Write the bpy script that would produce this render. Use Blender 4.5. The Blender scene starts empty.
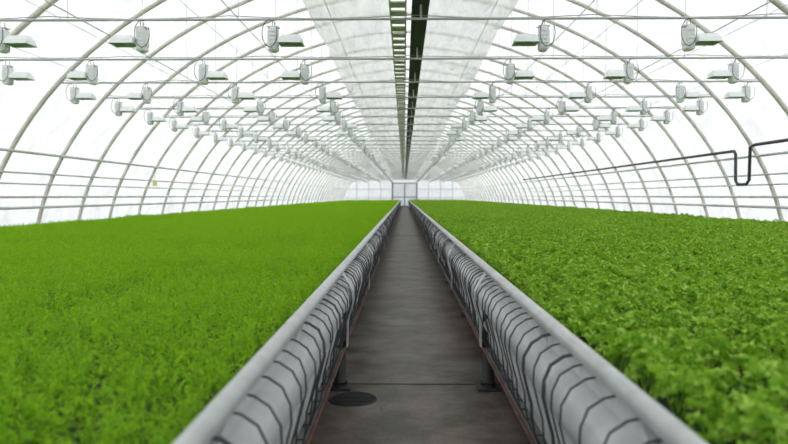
import bpy, math, random, bisect
from mathutils import Vector, Matrix, noise
random.seed(7)
S = bpy.context.scene
S.view_settings.view_transform = 'Standard'
S.view_settings.look = 'None'
S.view_settings.exposure = 0.0

# ---------------------------------------------------------------- materials
def mat(name, col, rough=0.6, metal=0.0, noise_amt=0.0, nscale=6.0, bump=0.0, col2=None):
    m = bpy.data.materials.new(name); m.use_nodes = True
    nt = m.node_tree; b = nt.nodes['Principled BSDF']
    b.inputs['Base Color'].default_value = (*col, 1)
    b.inputs['Roughness'].default_value = rough
    b.inputs['Metallic'].default_value = metal
    if noise_amt or bump or col2:
        tc = nt.nodes.new('ShaderNodeTexCoord')
        n = nt.nodes.new('ShaderNodeTexNoise'); n.inputs['Scale'].default_value = nscale
        n.inputs['Detail'].default_value = 5
        nt.links.new(tc.outputs['Object'], n.inputs['Vector'])
        r = nt.nodes.new('ShaderNodeValToRGB')
        c2 = col2 if col2 else tuple(c*(1-noise_amt) for c in col)
        r.color_ramp.elements[0].color = (*c2, 1); r.color_ramp.elements[0].position = 0.35
        r.color_ramp.elements[1].color = (*col, 1); r.color_ramp.elements[1].position = 0.65
        nt.links.new(n.outputs['Fac'], r.inputs['Fac'])
        nt.links.new(r.outputs['Color'], b.inputs['Base Color'])
        if bump:
            bp = nt.nodes.new('ShaderNodeBump'); bp.inputs['Strength'].default_value = bump
            bp.inputs['Distance'].default_value = 0.02
            nt.links.new(n.outputs['Fac'], bp.inputs['Height'])
            nt.links.new(bp.outputs['Normal'], b.inputs['Normal'])
    return m

def film(name, col, trans=0.6, clear=0.0, scale=1.2, bump=0.4, var=0.06, stretch=(1, .45, 1)):
    m = bpy.data.materials.new(name); m.use_nodes = True
    nt = m.node_tree; nt.nodes.clear()
    o = nt.nodes.new('ShaderNodeOutputMaterial')
    d = nt.nodes.new('ShaderNodeBsdfDiffuse'); t = nt.nodes.new('ShaderNodeBsdfTranslucent')
    mx = nt.nodes.new('ShaderNodeMixShader'); mx.inputs[0].default_value = trans
    tc = nt.nodes.new('ShaderNodeTexCoord')
    mp = nt.nodes.new('ShaderNodeMapping'); mp.inputs['Scale'].default_value = stretch
    n = nt.nodes.new('ShaderNodeTexNoise'); n.inputs['Scale'].default_value = scale
    n.inputs['Detail'].default_value = 6; n.inputs['Distortion'].default_value = 1.0
    nt.links.new(tc.outputs['Object'], mp.inputs['Vector']); nt.links.new(mp.outputs['Vector'], n.inputs['Vector'])
    r = nt.nodes.new('ShaderNodeValToRGB')
    r.color_ramp.elements[0].position = 0.3; r.color_ramp.elements[0].color = (*[c*(1-var*2) for c in col], 1)
    r.color_ramp.elements[1].position = 0.7; r.color_ramp.elements[1].color = (*col, 1)
    nt.links.new(n.outputs['Fac'], r.inputs['Fac'])
    nt.links.new(r.outputs['Color'], d.inputs['Color']); nt.links.new(r.outputs['Color'], t.inputs['Color'])
    bp = nt.nodes.new('ShaderNodeBump'); bp.inputs['Strength'].default_value = bump; bp.inputs['Distance'].default_value = 0.08
    nt.links.new(n.outputs['Fac'], bp.inputs['Height'])
    nt.links.new(bp.outputs['Normal'], d.inputs['Normal']); nt.links.new(bp.outputs['Normal'], t.inputs['Normal'])
    nt.links.new(d.outputs[0], mx.inputs[1]); nt.links.new(t.outputs[0], mx.inputs[2])
    last = mx
    if clear > 0:
        tr = nt.nodes.new('ShaderNodeBsdfTransparent')
        m2 = nt.nodes.new('ShaderNodeMixShader'); m2.inputs[0].default_value = clear
        nt.links.new(mx.outputs[0], m2.inputs[1]); nt.links.new(tr.outputs[0], m2.inputs[2]); last = m2
    nt.links.new(last.outputs[0], o.inputs['Surface'])
    return m

def leafmat(name, dark, mid, light, tcol):
    m = bpy.data.materials.new(name); m.use_nodes = True
    nt = m.node_tree; nt.nodes.clear()
    o = nt.nodes.new('ShaderNodeOutputMaterial')
    g = nt.nodes.new('ShaderNodeNewGeometry')
    r = nt.nodes.new('ShaderNodeValToRGB')
    e = r.color_ramp.elements
    e[0].position = 0; e[0].color = (*dark, 1); e[1].position = 1; e[1].color = (*light, 1)
    k = e.new(0.5); k.color = (*mid, 1)
    nt.links.new(g.outputs['Random Per Island'], r.inputs['Fac'])
    b = nt.nodes.new('ShaderNodeBsdfPrincipled'); b.inputs['Roughness'].default_value = 0.6
    b.inputs['Specular IOR Level'].default_value = 0.15
    nt.links.new(r.outputs['Color'], b.inputs['Base Color'])
    t = nt.nodes.new('ShaderNodeBsdfTranslucent'); t.inputs['Color'].default_value = (*tcol, 1)
    mx = nt.nodes.new('ShaderNodeMixShader'); mx.inputs[0].default_value = 0.4
    nt.links.new(b.outputs[0], mx.inputs[1]); nt.links.new(t.outputs[0], mx.inputs[2])
    nt.links.new(mx.outputs[0], o.inputs['Surface'])
    return m

M_cover = film('greenhouse_film', (0.92, 0.932, 0.94), 0.58, 0.03, 1.5, 0.8, 0.11, (1, 1.3, 1))  # darker noise streaks paint the shading of creases into the film colour
M_curt = film('curtain_film', (0.98, 0.98, 0.96), 0.68, 0.26, 3.0, 1.0, 0.09, (1.6, .35, 1.6))
M_end = film('end_film', (0.80, 0.82, 0.84), 0.5, 0.0)
M_door = film('door_film', (0.94, 0.95, 0.96), 0.6, 0.12)
M_galv = mat('galvanised_steel', (0.68, 0.69, 0.70), 0.4, 0.15, 0.2, 9)
M_arch = mat('arch_steel', (0.80, 0.765, 0.70), 0.6, 0.0, 0.3, 3)
M_rail = mat('wall_rail_steel', (0.78, 0.77, 0.74), 0.6, 0.0, 0.2, 3)
M_bar = mat('tie_bar_steel', (0.54, 0.55, 0.53), 0.5, 0.0)
M_tube = mat('heating_duct_plastic', (0.74, 0.76, 0.78), 0.4, 0.0, 0.2, 4, 0.2)
M_hose = mat('drip_hose_rubber', (0.085, 0.088, 0.092), 0.5)
M_skirt = mat('bench_skirt_metal', (0.28, 0.29, 0.30), 0.6, 0.1, 0.4, 5)
M_leg = mat('bench_leg_metal', (0.06, 0.06, 0.06), 0.6, 0.3)
M_rust = mat('rusty_edge', (0.24, 0.10, 0.06), 0.8, 0, 0.5, 8)
M_lampw = mat('lamp_white_enamel', (0.90, 0.92, 0.91), 0.4, 0.0)
M_lampg = mat('lamp_ballast_grey', (0.84, 0.86, 0.87), 0.5, 0.0)
M_refl = mat('lamp_reflector', (0.42, 0.52, 0.38), 0.35, 0.2)
M_bulb = mat('lamp_bulb', (0.8, 0.8, 0.75), 0.15)
M_cable = mat('black_cable', (0.06, 0.06, 0.06), 0.6)
M_wire = mat('thin_grey_wire', (0.30, 0.30, 0.30), 0.6)
M_beam = mat('ridge_beam_dark', (0.035, 0.045, 0.03), 0.6, 0.1, 0.4, 3)
M_slat = mat('ridge_slat', (0.74, 0.72, 0.64), 0.7)
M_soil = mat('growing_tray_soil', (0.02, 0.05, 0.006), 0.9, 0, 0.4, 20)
M_yel = mat('yellow_sticky_card', (0.85, 0.78, 0.35), 0.5)
M_drain = mat('drain_dark', (0.012, 0.012, 0.012), 0.5)
M_dill = leafmat('dill_leaf', (0.13, 0.33, 0.004), (0.26, 0.52, 0.008), (0.48, 0.74, 0.03), (0.42, 0.75, 0.015))
M_pars = leafmat('parsley_leaf', (0.09, 0.25, 0.015), (0.25, 0.47, 0.035), (0.60, 0.82, 0.17), (0.44, 0.72, 0.04))

def floor_mat():
    m = bpy.data.materials.new('concrete_floor'); m.use_nodes = True
    nt = m.node_tree; b = nt.nodes['Principled BSDF']
    tc = nt.nodes.new('ShaderNodeTexCoord')
    n1 = nt.nodes.new('ShaderNodeTexNoise'); n1.inputs['Scale'].default_value = 2.1; n1.inputs['Detail'].default_value = 9; n1.inputs['Roughness'].default_value = 0.68
    n2 = nt.nodes.new('ShaderNodeTexNoise'); n2.inputs['Scale'].default_value = 45; n2.inputs['Detail'].default_value = 4
    nt.links.new(tc.outputs['Object'], n1.inputs['Vector']); nt.links.new(tc.outputs['Object'], n2.inputs['Vector'])
    r = nt.nodes.new('ShaderNodeValToRGB')
    r.color_ramp.elements[0].position = 0.38; r.color_ramp.elements[0].color = (0.075, 0.056, 0.042, 1)
    r.color_ramp.elements[1].position = 0.66; r.color_ramp.elements[1].color = (0.31, 0.26, 0.21, 1)
    nt.links.new(n1.outputs['Fac'], r.inputs['Fac'])
    rr = nt.nodes.new('ShaderNodeMapRange'); rr.inputs['To Min'].default_value = 0.35; rr.inputs['To Max'].default_value = 0.65
    nt.links.new(n1.outputs['Fac'], rr.inputs['Value']); nt.links.new(rr.outputs['Result'], b.inputs['Roughness'])
    mx = nt.nodes.new('ShaderNodeMix'); mx.data_type = 'RGBA'; mx.blend_type = 'MULTIPLY'; mx.inputs[0].default_value = 0.4
    nt.links.new(r.outputs['Color'], mx.inputs[6]); nt.links.new(n2.outputs['Fac'], mx.inputs[7])
    v = nt.nodes.new('ShaderNodeTexVoronoi'); v.feature = 'DISTANCE_TO_EDGE'; v.inputs['Scale'].default_value = 0.55
    ad = nt.nodes.new('ShaderNodeMix'); ad.data_type = 'RGBA'; ad.blend_type = 'ADD'; ad.inputs[0].default_value = 0.35
    nt.links.new(tc.outputs['Object'], ad.inputs[6]); nt.links.new(n1.outputs['Color'], ad.inputs[7])
    nt.links.new(ad.outputs[2], v.inputs['Vector'])
    lt = nt.nodes.new('ShaderNodeMath'); lt.operation = 'LESS_THAN'; lt.inputs[1].default_value = 0.0022
    nt.links.new(v.outputs['Distance'], lt.inputs[0])
    m3 = nt.nodes.new('ShaderNodeMix'); m3.data_type = 'RGBA'
    sc = nt.nodes.new('ShaderNodeMath'); sc.operation = 'MULTIPLY'; sc.inputs[1].default_value = 0.5
    nt.links.new(lt.outputs[0], sc.inputs[0]); nt.links.new(sc.outputs[0], m3.inputs[0])
    nt.links.new(mx.outputs[2], m3.inputs[6]); m3.inputs[7].default_value = (0.03, 0.025, 0.02, 1)
    nt.links.new(m3.outputs[2], b.inputs['Base Color'])
    bp = nt.nodes.new('ShaderNodeBump'); bp.inputs['Strength'].default_value = 0.15; bp.inputs['Distance'].default_value = 0.01
    nt.links.new(n2.outputs['Fac'], bp.inputs['Height']); nt.links.new(bp.outputs['Normal'], b.inputs['Normal'])
    return m
M_floor = floor_mat()

# ---------------------------------------------------------------- mesh builder
class MB:
    def __init__(s): s.v = []; s.f = []; s.m = []; s.mats = []; s.sm = []
    def mi(s, m):
        if m not in s.mats: s.mats.append(m)
        return s.mats.index(m)
    def add(s, vs, fs, m, smooth=False):
        o = len(s.v); s.v += [tuple(x) for x in vs]; k = s.mi(m)
        for f in fs: s.f.append(tuple(i+o for i in f)); s.m.append(k); s.sm.append(smooth)
    def box(s, c, d, m, taper=1.0):
        x, y, z = c; a, b, h = d[0]/2, d[1]/2, d[2]/2
        vs = []
        for sz, t in ((-h, taper), (h, 1.0)):
            for sx, sy in ((-a, -b), (a, -b), (a, b), (-a, b)):
                vs.append((x+sx*t, y+sy*t, z+sz))
        s.add(vs, [(0, 3, 2, 1), (4, 5, 6, 7), (0, 1, 5, 4), (1, 2, 6, 5), (2, 3, 7, 6), (3, 0, 4, 7)], m)
    def bbox(s, c, d, m, bv=0.01):
        x, y, z = c; a, b, h = d[0]/2, d[1]/2, d[2]/2
        def ring(ins, zz):
            A, B = a-ins, b-ins; c2 = bv
            return [(x+px, y+py, z+zz) for px, py in ((-A+c2, -B), (A-c2, -B), (A, -B+c2), (A, B-c2), (A-c2, B), (-A+c2, B), (-A, B-c2), (-A, -B+c2))]
        vs = ring(bv, -h)+ring(0, -h+bv)+ring(0, h-bv)+ring(bv, h)
        fs = [tuple(range(7, -1, -1)), tuple(range(24, 32))]
        for r in range(3):
            for i in range(8):
                j = (i+1) % 8; fs.append((r*8+i, r*8+j, r*8+8+j, r*8+8+i))
        s.add(vs, fs, m)
    def tube(s, pts, r, m, seg=8, closed=False, cap=True):
        pts = [Vector(p) for p in pts]; n = len(pts); vs = []; fs = []
        up = None
        for i, p in enumerate(pts):
            if closed: t = pts[(i+1) % n]-pts[i-1]
            else: t = pts[min(i+1, n-1)]-pts[max(i-1, 0)]
            t.normalize()
            if up is None:
                up = Vector((0, 0, 1)) if abs(t.z) < 0.9 else Vector((0, 1, 0))
            u = (up - t*up.dot(t))
            if u.length < 1e-4: u = t.orthogonal()
            u.normalize(); w = t.cross(u); up = u
            for k in range(seg):
                a = 2*math.pi*k/seg
                vs.append(p+u*math.cos(a)*r+w*math.sin(a)*r)
        for i in range(n if closed else n-1):
            j = (i+1) % n
            for k in range(seg):
                l = (k+1) % seg
                fs.append((i*seg+k, i*seg+l, j*seg+l, j*seg+k))
        if cap and not closed:
            fs.append(tuple(range(seg))); fs.append(tuple((n-1)*seg+k for k in range(seg-1, -1, -1)))
        s.add(vs, fs, m, True)
    def obj(s, name, parent=None, link=True, loc=None):
        me = bpy.data.meshes.new(name); me.from_pydata(s.v, [], s.f)
        for m in s.mats: me.materials.append(m)
        me.polygons.foreach_set('material_index', s.m); me.polygons.foreach_set('use_smooth', s.sm)
        me.update()
        o = bpy.data.objects.new(name, me)
        if link: bpy.context.collection.objects.link(o)
        if parent: o.parent = parent
        if loc: o.location = loc
        return o
def empty(name):
    e = bpy.data.objects.new(name, None); bpy.context.collection.objects.link(e); return e

# ---------------------------------------------------------------- layout
A, B, P = 7.75, 6.0, 1.9
Y0, Y1 = -4.0, 88.0
rows = [8.0, 10.3, 12.4, 14.3, 16.1, 17.8]
while rows[-1] < Y1-2.5: rows.append(rows[-1]+1.95)
pre = [6.0, 4.0, 2.0, 0.0, -2.0]
allrows = sorted(pre+rows)
def arch_pt(t, ins=0.0):
    c, s_ = math.cos(t), math.sin(t)
    x = (A-ins)*math.copysign(abs(c)**(2/P), c); z = (B-ins)*abs(s_)**(2/P)
    return x, z
def arch_x(z, ins=0.0): return (A-ins)*(1-(z/(B-ins))**P)**(1/P)
def arch_z(x): return B*(1-(abs(x)/A)**P)**(1/P)
NA = 56
TT = [math.pi*i/NA for i in range(NA+1)]

b = MB(); b.add([(-8, Y0, 0), (8, Y0, 0), (8, Y1, 0), (-8, Y1, 0)], [(0, 1, 2, 3)], M_floor); b.obj('floor')
b = MB()
for y in (4.98, 23.6, 48):
    b.box((0, y, 0.002), (1.5, 0.012, 0.004), M_drain)
b.obj('trim_1')
g = MB(); g.add([(-60, -60, -0.06), (60, -60, -0.06), (60, 150, -0.06), (-60, 150, -0.06)], [(0, 1, 2, 3)],
      mat('outdoor_snowy_ground', (0.65, 0.66, 0.66), 0.9, 0, 0.2, 0.4)); g.obj('ground')

# film cover
b = MB(); ys = []
for i in range(len(allrows)-1):
    for k in range(4): ys.append((allrows[i]+(allrows[i+1]-allrows[i])*k/4, math.sin(math.pi*k/4)))
ys = [(Y0, 0)]+ys+[(allrows[-1], 0), (Y1, 0)]
vs = []; fs = []
for (y, bl) in ys:
    for i, t in enumerate(TT):
        x, z = arch_pt(t); d = 1+0.016*bl
        vs.append((x*d, y, z*d))
for j in range(len(ys)-1):
    for i in range(NA):
        q = j*(NA+1)+i; fs.append((q, q+1, q+NA+2, q+NA+1))
b.add(vs, fs, M_cover, True); b.obj('ceiling')

frame = empty('greenhouse_frame')
b = MB()
for y in allrows:
    b.tube([(arch_pt(t, 0.06)[0], y, arch_pt(t, 0.06)[1]) for t in TT], 0.042, M_arch, 8)
    b.tube([(arch_pt(t, 0.03)[0], y+.14, arch_pt(t, 0.03)[1]) for t in TT], 0.012, M_arch, 4)
b.obj('arches', frame)
b = MB()
for sx in (-1, 1):
    for z, r in ((2.15, .026), (1.78, .018), (1.58, .016), (1.33, .024), (1.12, .028)):
        x = sx*(arch_x(z, 0.14)); b.tube([(x, Y0+.1, z), (x, Y1-.1, z)], r, M_rail, 6)
    for z, r in ((4.15, .012), (5.1, .012)):
        x = sx*(arch_x(z, 0.12)); b.tube([(x, Y0+.1, z), (x, Y1-.1, z)], r, M_rail, 6)
b.obj('purlins', frame)
ZB = 3.35
b = MB()
for y in allrows:
    xe = arch_x(ZB, 0.05)
    b.tube([(-xe, y, ZB), (xe, y, ZB)], 0.015, M_bar, 6)
    sg = random.uniform(.02, .06)
    b.tube([(-xe+2*xe*i/24, y+.03, ZB+.05-sg*abs(math.sin(i*math.pi/4))) for i in range(25)], 0.005, M_wire, 4)
    for x in (-3.9, -1.95, 2.1, 4.0):
        b.tube([(x, y, ZB), (x, y, arch_z(x)-.08)], 0.004, M_bar, 4)
b.obj('tie_bars', frame)
b = MB()
for x in (-5.4, -4.0, -2.4, -0.9, 0.9, 2.4, 4.0, 5.4):
    b.tube([(x, Y0+.1, ZB+.03), (x, Y1-.1, ZB+.03)], 0.004, M_bar, 4)
b.obj('support_wires', frame)
b = MB()
b.box((0.12, (Y0+Y1)/2, 3.62), (0.05, Y1-Y0-.2, 0.20), M_beam)
b.box((0.12, (Y0+Y1)/2, 3.52), (0.19, Y1-Y0-.2, 0.02), M_beam)
b.box((0.12, (Y0+Y1)/2, 3.73), (0.19, Y1-Y0-.2, 0.02), M_beam)
for y in allrows:
    b.tube([(0.12, y, 3.35), (0.12, y, 5.9)], 0.014, M_bar, 6)
b.obj('ridge_beam', frame)
b = MB()
for x in (-0.24, -0.05): b.box((x, (Y0+Y1)/2, 3.62), (0.02, Y1-Y0-.2, 0.04), M_slat)
y = Y0+.4
while y < Y1-.4:
    b.box((-0.145, y, 3.62), (0.18, 0.24, 0.015), M_slat); y += 0.40
b.obj('cable_tray', frame)

# bunched energy curtains either side of the ridge
for sx in (-1, 1):
    b = MB(); vs = []; fs = []
    N = 22; ny = int((Y1-Y0-.4)/0.2)
    for j in range(ny+1):
        y = Y0+.2+j*0.2
        k = max(0, min(len(allrows)-2, bisect.bisect(allrows, y)-1))
        ph = (y-allrows[k])/(allrows[k+1]-allrows[k]); ph = min(max(ph, 0), 1)
        sc = math.sin(math.pi*ph)
        for i in range(N+1):
            u = i/N
            xx = 0.30+u*(1.08-0.10*sc)
            zz = 4.15-0.38*u-0.20*sc*u+0.05*math.sin(u*26+y*0.7)*(.4+.6*sc)+0.09*noise.noise(Vector((xx*3, y*1.1, sx*3)))
            if i == N: zz += 0.08
            vs.append((sx*xx, y, zz))
    for j in range(ny):
        for i in range(N):
            q = j*(N+1)+i; fs.append((q, q+1, q+N+2, q+N+1))
    b.add(vs, fs, M_curt, True)
    b.obj('energy_curtain')

# ---------------------------------------------------------------- grow lights
def lamp_into(b, ox, oy, oz, d):
    for yy in (-.05, .05): b.tube([(ox, oy+yy, oz+.0), (ox, oy+yy, oz-.08)], .005, M_wire, 4)
    b.box((ox, oy, oz-.075), (.13, .12, .012), M_lampg)
    b.bbox((ox, oy, oz-.215), (.105, .15, .27), M_lampg, .018)
    for k in range(5): b.box((ox, oy-.079, oz-.31+.045*k), (.075, .012, .010), M_lampw)
    b.box((ox-d*.057, oy, oz-.2), (.012, .1, .16), M_lampw)
    b.tube([(ox+d*.05, oy, oz-.22), (ox+d*.12, oy, oz-.22)], .032, M_lampw, 8)
    cx = ox+d*.20; zt, zb = oz-.165, oz-.265
    a, w, a2, w2 = .10, .05, .135, .12
    top = [(cx-a, oy-w, zt), (cx+a, oy-w, zt), (cx+a, oy+w, zt), (cx-a, oy+w, zt)]
    mid = [(cx-a2*.92, oy-w2*.8, zt-.045), (cx+a2*.92, oy-w2*.8, zt-.045), (cx+a2*.92, oy+w2*.8, zt-.045), (cx-a2*.92, oy+w2*.8, zt-.045)]
    bot = [(cx-a2, oy-w2, zb), (cx+a2, oy-w2, zb), (cx+a2, oy+w2, zb), (cx-a2, oy+w2, zb)]
    b.add(top+mid+bot, [(0, 1, 2, 3)]+[(r*4+i, r*4+(i+1) % 4, r*4+4+(i+1) % 4, r*4+4+i) for r in (0, 1) for i in range(4)], M_lampw)
    e = .008
    inn = [(cx-a2+e, oy-w2+e, zb+.001), (cx+a2-e, oy-w2+e, zb+.001), (cx+a2-e, oy+w2-e, zb+.001), (cx-a2+e, oy+w2-e, zb+.001)]
    inm = [(cx-a+e, oy-w+e, zt-.012), (cx+a-e, oy-w+e, zt-.012), (cx+a-e, oy+w-e, zt-.012), (cx-a+e, oy+w-e, zt-.012)]
    b.add(inm+inn, [(0, 1, 2, 3)]+[(i, (i+1) % 4, 4+(i+1) % 4, 4+i) for i in range(4)], M_refl)
    b.tube([(cx-.08, oy, zt-.055), (cx+.08, oy, zt-.055)], .022, M_bulb, 8)
    for p, q in ((0, 1), (1, 2), (2, 3), (3, 0)): b.tube([bot[p], bot[q]], .005, M_lampg, 4)
    lp = [(ox-d*.03+.085*math.cos(t), oy-.09, oz-.16+.15*math.sin(t)) for t in [math.pi*(.4+i*1.75/14) for i in range(15)]]
    b.tube(lp, .0045, M_cable, 4, cap=False)
preset = {-4.75: 1, -3.17: -1, -1.6: 1, 1.5: -1, 3.13: 1, 4.75: 1}
lampmesh = {}
for d in (1, -1):
    b = MB(); lamp_into(b, 0, 0, 0, d); o = b.obj('grow_light', link=False); lampmesh[d] = o.data
far = MB()
for ri, y in enumerate(rows):
    xs = [-4.65, -3.05, -1.55, 1.5, 3.13, 4.75]
    xs = [x+random.uniform(-.06, .06) if ri else x for x in xs]
    if ri: xs = xs+[-5.9, 5.9]
    for x in xs:
        key = min(preset, key=lambda q: abs(q-x))
        d = preset[key] if ri == 0 else random.choice((1, -1))
        if abs(x) > 5.5: d = -1 if x > 0 else 1
        if ri < 4:
            o = bpy.data.objects.new('grow_light', lampmesh[d]); bpy.context.collection.objects.link(o); o.location = (x, y, ZB-.016)
        else: lamp_into(far, x, y, ZB-.016, d)
far.obj('grow_light_rows')

# ---------------------------------------------------------------- bench edges
for side, sx in (('left', -1), ('right', 1)):
    root = empty('plant_bench')
    b = MB()
    xi, xo = .545, 7.0
    b.box((sx*(xi+xo)/2, (Y0+Y1)/2, .68), (xo-xi, Y1-Y0-1.5, .10), M_soil)
    b.box((sx*(xi-.004), (Y0+Y1)/2, .735), (.012, Y1-Y0-1.5, .15), M_galv)
    b.box((sx*(xo+.004), (Y0+Y1)/2, .735), (.012, Y1-Y0-1.5, .15), M_galv)
    b.obj('tray', root)
    b = MB(); b.box((sx*.60, (Y0+Y1)/2, .45), (.012, Y1-Y0-1.5, .32), M_skirt)
    b.tube([(sx*.478, Y0+.8, .30), (sx*.478, Y1-.8, .30)], .009, M_rust, 6)
    b.box((sx*.53, (Y0+Y1)/2, .292), (.10, Y1-Y0-1.5, .008), M_skirt); b.obj('skirt', root)
    b = MB(); b.tube([(sx*.50, Y0+.8, .85), (sx*.50, Y1-.8, .85)], .028, M_galv, 16)
    y = 0.35
    while y < Y1-1:
        b.tube([(sx*.50, y, .83), (sx*.535, y, .72)], .012, M_galv, 6); y += 1.3
    b.obj('edge_rail', root)
    b = MB(); b.tube([(sx*.525, Y0+.8, .645), (sx*.525, Y1-.8, .645)], .086, M_tube, 20)
    b.tube([(sx*.525, Y0+.8, .46), (sx*.525, Y1-.8, .46)], .045, M_tube, 10)
    b.tube([(sx*.53, Y0+.8, .365), (sx*.53, Y1-.8, .365)], .024, M_galv, 8)
    b.obj('heating_pipes', root)
    b = MB(); y = 0.4
    base = [(.565, .79), (.50, .775), (.455, .745), (.429, .69), (.426, .63), (.443, .56), (.462, .49), (.466, .42), (.478, .36), (.50, .305), (.56, .30)]
    while y < Y1-1:
        sl = random.uniform(-.03, .03); j = random.uniform(-.006, .006)
        pts = [(sx*(px+(j if 2 < i < 9 else 0)), y+sl*i/10, pz) for i, (px, pz) in enumerate(base)]
        b.tube(pts, .0042 if random.random() < .85 else .007, M_hose, 5 if y < 20 else 4, cap=False)
        y += random.uniform(.14, .21)
    b.obj('drip_hoses', root)
    b = MB()
    ylist = [4.87]+[4.87+3*i for i in range(1, 27)]
    for y in ylist:
        prof = [(.50, .82), (.45, .745), (.421, .69), (.418, .62), (.435, .55), (.458, .48), (.462, .30)]
        vs = []; fs = []
        for px, pz in prof:
            for (dx, dy) in ((0, -.045), (0, .045), (.008, .045), (.008, -.045)): vs.append((sx*(px+dx), y+dy, pz))
        for i in range(len(prof)-1):
            for k in range(4):
                l = (k+1) % 4; fs.append((i*4+k, i*4+l, i*4+4+l, i*4+4+k))
        b.add(vs, fs, M_galv)
    b.obj('pipe_brackets', root)
    b = MB()
    for yi, y in enumerate(ylist):
        for x in ((.52 if yi == 0 else .66), 2.7, 4.9, 6.9):
            b.tube([(sx*x, y, .012), (sx*x, y, .63)], .042 if x < 1 else .03, M_leg, 12)
            b.box((sx*x, y, .008), (.16, .16, .016), M_leg)
            b.tube([(sx*x, y, .016), (sx*x, y, .05)], .055, M_leg, 12)
    b.obj('legs', root)

# drain by the left leg
b = MB()
n = 28; cx, cy = -.41, 4.60
vs = [(cx, cy, .003)]+[(cx+.15*math.cos(2*math.pi*i/n), cy+.15*math.sin(2*math.pi*i/n), .003) for i in range(n)]
b.add(vs, [(0, 1+i, 1+(i+1) % n) for i in range(n)], M_drain)
b.tube([(cx+.155*math.cos(2*math.pi*i/n), cy+.155*math.sin(2*math.pi*i/n), .004) for i in range(n)], .006, M_leg, 5, closed=True)
for k in range(-4, 5):
    w = math.sqrt(.15**2-(k*.03)**2)*.96
    b.box((cx, cy+k*.03, .006), (2*w, .010, .005), M_leg)
b.obj('floor_drain')

# ---------------------------------------------------------------- crops
def dill_tile(seed, T=.65):
    rnd = random.Random(seed); b = MB(); V = []; F = []
    tufts = []; G = 8; NT = G*G
    for i in range(G):
        for j in range(G):
            tufts.append((-T/2+T*(i+.5+rnd.uniform(-.5, .5))/G, -T/2+T*(j+.5+rnd.uniform(-.5, .5))/G, rnd.uniform(-.045, .025), rnd.uniform(.035, .058)))
    def needle(p, k_, lo, hi, wmul=1):
        a = rnd.uniform(0, 6.283); el = rnd.uniform(-.2, 1.0)
        L = rnd.uniform(lo, hi)*k_; w = (.0012+.0012*rnd.random())*wmul
        d = Vector((math.cos(a)*math.cos(el), math.sin(a)*math.cos(el), math.sin(el)))
        s = Vector((-math.sin(a), math.cos(a), rnd.uniform(-.4, .4)))*w
        q = p+d*L*.6; e = p+d*L+Vector((0, 0, -.25*L))
        o = len(V); V.extend([p-s*.4, p+s*.4, q+s, q-s, e])
        F.extend([(o, o+1, o+2, o+3), (o+3, o+2, o+4)])
    for c in range(NT*5):
        tx, ty, tz, tr = tufts[c % NT]
        r = tr*math.sqrt(rnd.random())*1.1; az = rnd.uniform(0, 6.283)
        x = tx+r*.35*math.cos(az); y = ty+r*.35*math.sin(az)
        top = .876+tz-.95*r*r/tr+rnd.uniform(-.012, .010)
        p0 = Vector((x, y, top-.13)); p1 = Vector((tx+math.cos(az)*r*1.25, ty+math.sin(az)*r*1.25, top))
        for k in range(30):
            u = .2+.8*(k/30)**.75
            p = p0.lerp(p1, u); p.z -= .02*u*u
            needle(p, 1.3-.5*u, .014, .030)
    for c in range(1400):
        needle(Vector((rnd.uniform(-T/2, T/2), rnd.uniform(-T/2, T/2), rnd.uniform(.77, .82))), 1.3, .02, .035, 1.7)
    b.add(V, F, M_dill); return b.obj('dill_patch', link=False, loc=(-4, 2+seed*2, 0))
def parsley_tile(seed, T=.65):
    rnd = random.Random(100+seed); b = MB(); V = []; F = []
    clumps = []; G = 6
    for i in range(G):
        for j in range(G):
            clumps.append((-T/2+T*(i+.5+rnd.uniform(-.5, .5))/G, -T/2+T*(j+.5+rnd.uniform(-.5, .5))/G, rnd.uniform(-.04, .032)))
    for c in range(1500):
        cx, cy, cz = clumps[c % len(clumps)]
        r = .062*math.sqrt(rnd.random()); a0 = rnd.uniform(0, 6.283)
        x = cx+r*math.cos(a0); y = cy+r*math.sin(a0)
        x = (x+T/2) % T-T/2; y = (y+T/2) % T-T/2
        z = .88+cz-r*r*13+(-abs(rnd.gauss(0, .022)) if c % 3 else -.004)
        R = rnd.uniform(.011, .021)
        tilt = rnd.gauss(.1, .35)+r*10
        M = Matrix.Rotation(a0+rnd.uniform(-.6, .6), 4, 'Z') @ Matrix.Rotation(tilt, 4, 'Y') @ Matrix.Rotation(rnd.uniform(-.4, .4), 4, 'X')
        o = len(V); V.append(Vector((x, y, z-.003)))
        n = 18; ph = rnd.uniform(0, 6.28)
        for i in range(n):
            t = 2*math.pi*i/n
            rr = R*(.48+.52*abs(math.cos(1.5*t)))*(1.2 if i % 2 else .8)
            p = Vector((rr*math.cos(t), rr*math.sin(t), .3*R*math.cos(3*t+ph)-(.25*R)))
            V.append(Vector((x, y, z))+(M @ p))
        for i in range(n): F.append((o, o+1+i, o+1+(i+1) % n))
    for cx, cy, cz in clumps:
        for k in range(7):
            a = rnd.uniform(0, 6.28); o = len(V)
            e = Vector((cx+.05*math.cos(a), cy+.05*math.sin(a), .85+cz)); s = Vector((-math.sin(a), math.cos(a), 0))*.0015
            p = Vector((cx, cy, .735)); V += [p-s, p+s, e+s, e-s]; F.append((o, o+1, o+2, o+3))
    b.add(V, F, M_pars); return b.obj('parsley_patch', link=False, loc=(4, 2+seed*2, 0))

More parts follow.
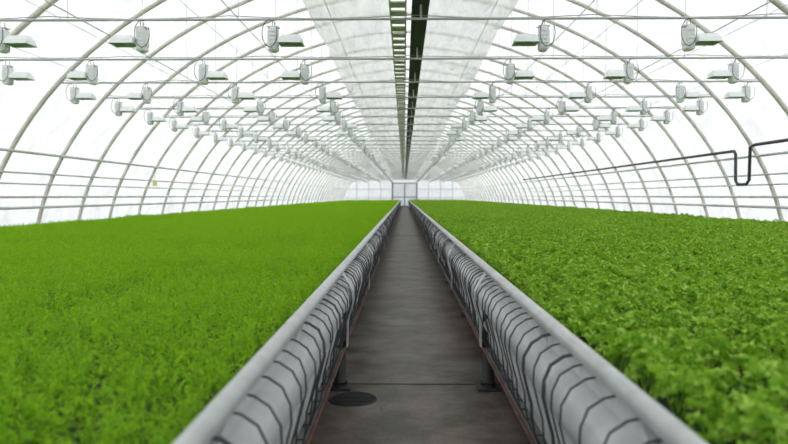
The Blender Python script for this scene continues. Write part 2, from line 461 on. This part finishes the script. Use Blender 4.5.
def scatter(name, coll, sx):
    T = .64; pts = []; rot = []; idx = []
    rnd = random.Random(sx+5)
    nx = 10; y = -2.4
    while y < Y1-1.4:
        for i in range(nx):
            x = .59+T*(i+.5)
            pts.append((sx*x, y, .05*noise.noise(Vector((x*.9, y*.6, sx*4)))))
            rot.append((0, 0, rnd.randrange(4)*math.pi/2)); idx.append(rnd.randrange(4))
        y += T
    me = bpy.data.meshes.new(name); me.from_pydata(pts, [], [])
    a = me.attributes.new('rot', 'FLOAT_VECTOR', 'POINT'); a.data.foreach_set('vector', [c for r in rot for c in r])
    a = me.attributes.new('idx', 'INT', 'POINT'); a.data.foreach_set('value', idx)
    o = bpy.data.objects.new(name, me); bpy.context.collection.objects.link(o)
    ng = bpy.data.node_groups.new(name+'_gn', 'GeometryNodeTree')
    ng.interface.new_socket('Geometry', in_out='INPUT', socket_type='NodeSocketGeometry')
    ng.interface.new_socket('Geometry', in_out='OUTPUT', socket_type='NodeSocketGeometry')
    N = ng.nodes; L = ng.links
    gi = N.new('NodeGroupInput'); go = N.new('NodeGroupOutput')
    ci = N.new('GeometryNodeCollectionInfo'); ci.inputs['Collection'].default_value = coll
    ci.inputs['Separate Children'].default_value = True
    ci.inputs['Reset Children'].default_value = True
    ip = N.new('GeometryNodeInstanceOnPoints'); ip.inputs['Pick Instance'].default_value = True
    ra = N.new('GeometryNodeInputNamedAttribute'); ra.data_type = 'FLOAT_VECTOR'; ra.inputs['Name'].default_value = 'rot'
    ia = N.new('GeometryNodeInputNamedAttribute'); ia.data_type = 'INT'; ia.inputs['Name'].default_value = 'idx'
    L.new(gi.outputs[0], ip.inputs['Points']); L.new(ci.outputs[0], ip.inputs['Instance'])
    L.new(ra.outputs['Attribute'], ip.inputs['Rotation']); L.new(ia.outputs['Attribute'], ip.inputs['Instance Index'])
    L.new(ip.outputs[0], go.inputs[0])
    md = o.modifiers.new('scatter', 'NODES'); md.node_group = ng
    return o
cd = bpy.data.collections.new('dill_patches'); cp = bpy.data.collections.new('parsley_patches')
for k in range(4):
    cd.objects.link(dill_tile(k)); cp.objects.link(parsley_tile(k))
scatter('dill_crop', cd, -1); scatter('parsley_crop', cp, 1)

# ---------------------------------------------------------------- end walls
def endwall(name, y):
    b = MB(); vs = [(arch_pt(t)[0], y, arch_pt(t)[1]) for t in TT]
    b.add(vs, [tuple(range(len(vs)))], M_end)
    s = -1 if y > 0 else 1
    for x in (-6, -4.5, -3, -1.6, 1.6, 3, 4.5, 6):
        zt = arch_z(x)-.03
        b.box((x, y+s*.04, zt/2), (.07, .06, zt), M_bar)
    for z in (1.1, 2.2, 3.3):
        xx = arch_x(z)-.05
        for a_, b_ in ((-xx, -1.6), (1.6, xx)): b.box(((a_+b_)/2, y+s*.04, z), (b_-a_, .06, .07), M_bar)
    b.obj(name)
endwall('wall_far', Y1); endwall('wall_back', Y0)
b = MB(); y = Y1-.12
b.add([(-1.45, y, .05), (1.45, y, .05), (1.45, y, 2.9), (-1.45, y, 2.9)], [(0, 1, 2, 3)], M_door)
for x in (-1.5, 0, 1.5): b.box((x, y, 1.5), (.12, .06, 3.0), M_wire)
for z in (.06, 1.2, 2.95): b.box((0, y, z), (3.1, .06, .12), M_wire)
b.obj('door_1')

# black supply pipe on the right wall, small sticky card on the left
b = MB()
xw = arch_x(2.3, .30); yr = 14.0
b.tube([(xw, 5, 2.34), (xw, yr-.30, 2.34), (xw-.03, yr-.18, 2.30), (xw-.03, yr-.16, 1.66), (xw-.03, yr-.05, 1.58),
        (xw-.03, yr+.30, 1.58), (xw-.03, yr+.40, 1.66), (xw-.03, yr+.42, 2.2), (xw, yr+.55, 2.27), (xw, 24, 2.27), (xw, 40, 2.27)], .032, M_cable, 8)
b.obj('black_supply_pipe')
b = MB(); xy = -arch_x(1.9, .32)
b.box((xy, 19.2, 1.70), (.12, .02, .16), M_yel); b.tube([(xy, 19.2, 1.77), (xy, 19.2, 2.15)], .005, M_wire, 4)
b.obj('yellow_sticky_trap')

# ---------------------------------------------------------------- light
w = bpy.data.worlds.new('World'); S.world = w; w.use_nodes = True
bg = w.node_tree.nodes['Background']; bg.inputs[0].default_value = (0.97, 0.985, 1.0, 1); bg.inputs[1].default_value = 2.1

# ---------------------------------------------------------------- camera
cam = bpy.data.cameras.new('camera'); co = bpy.data.objects.new('camera', cam); bpy.context.collection.objects.link(co)
cam.sensor_width = 36; cam.lens = 32
co.location = (-.07, 0, 1.35)
co.rotation_euler = (math.radians(90-2.13), 0, math.radians(.82))
cam.dof.use_dof = True; cam.dof.focus_distance = 6.0; cam.dof.aperture_fstop = 2.2
cam.clip_end = 400
S.camera = co
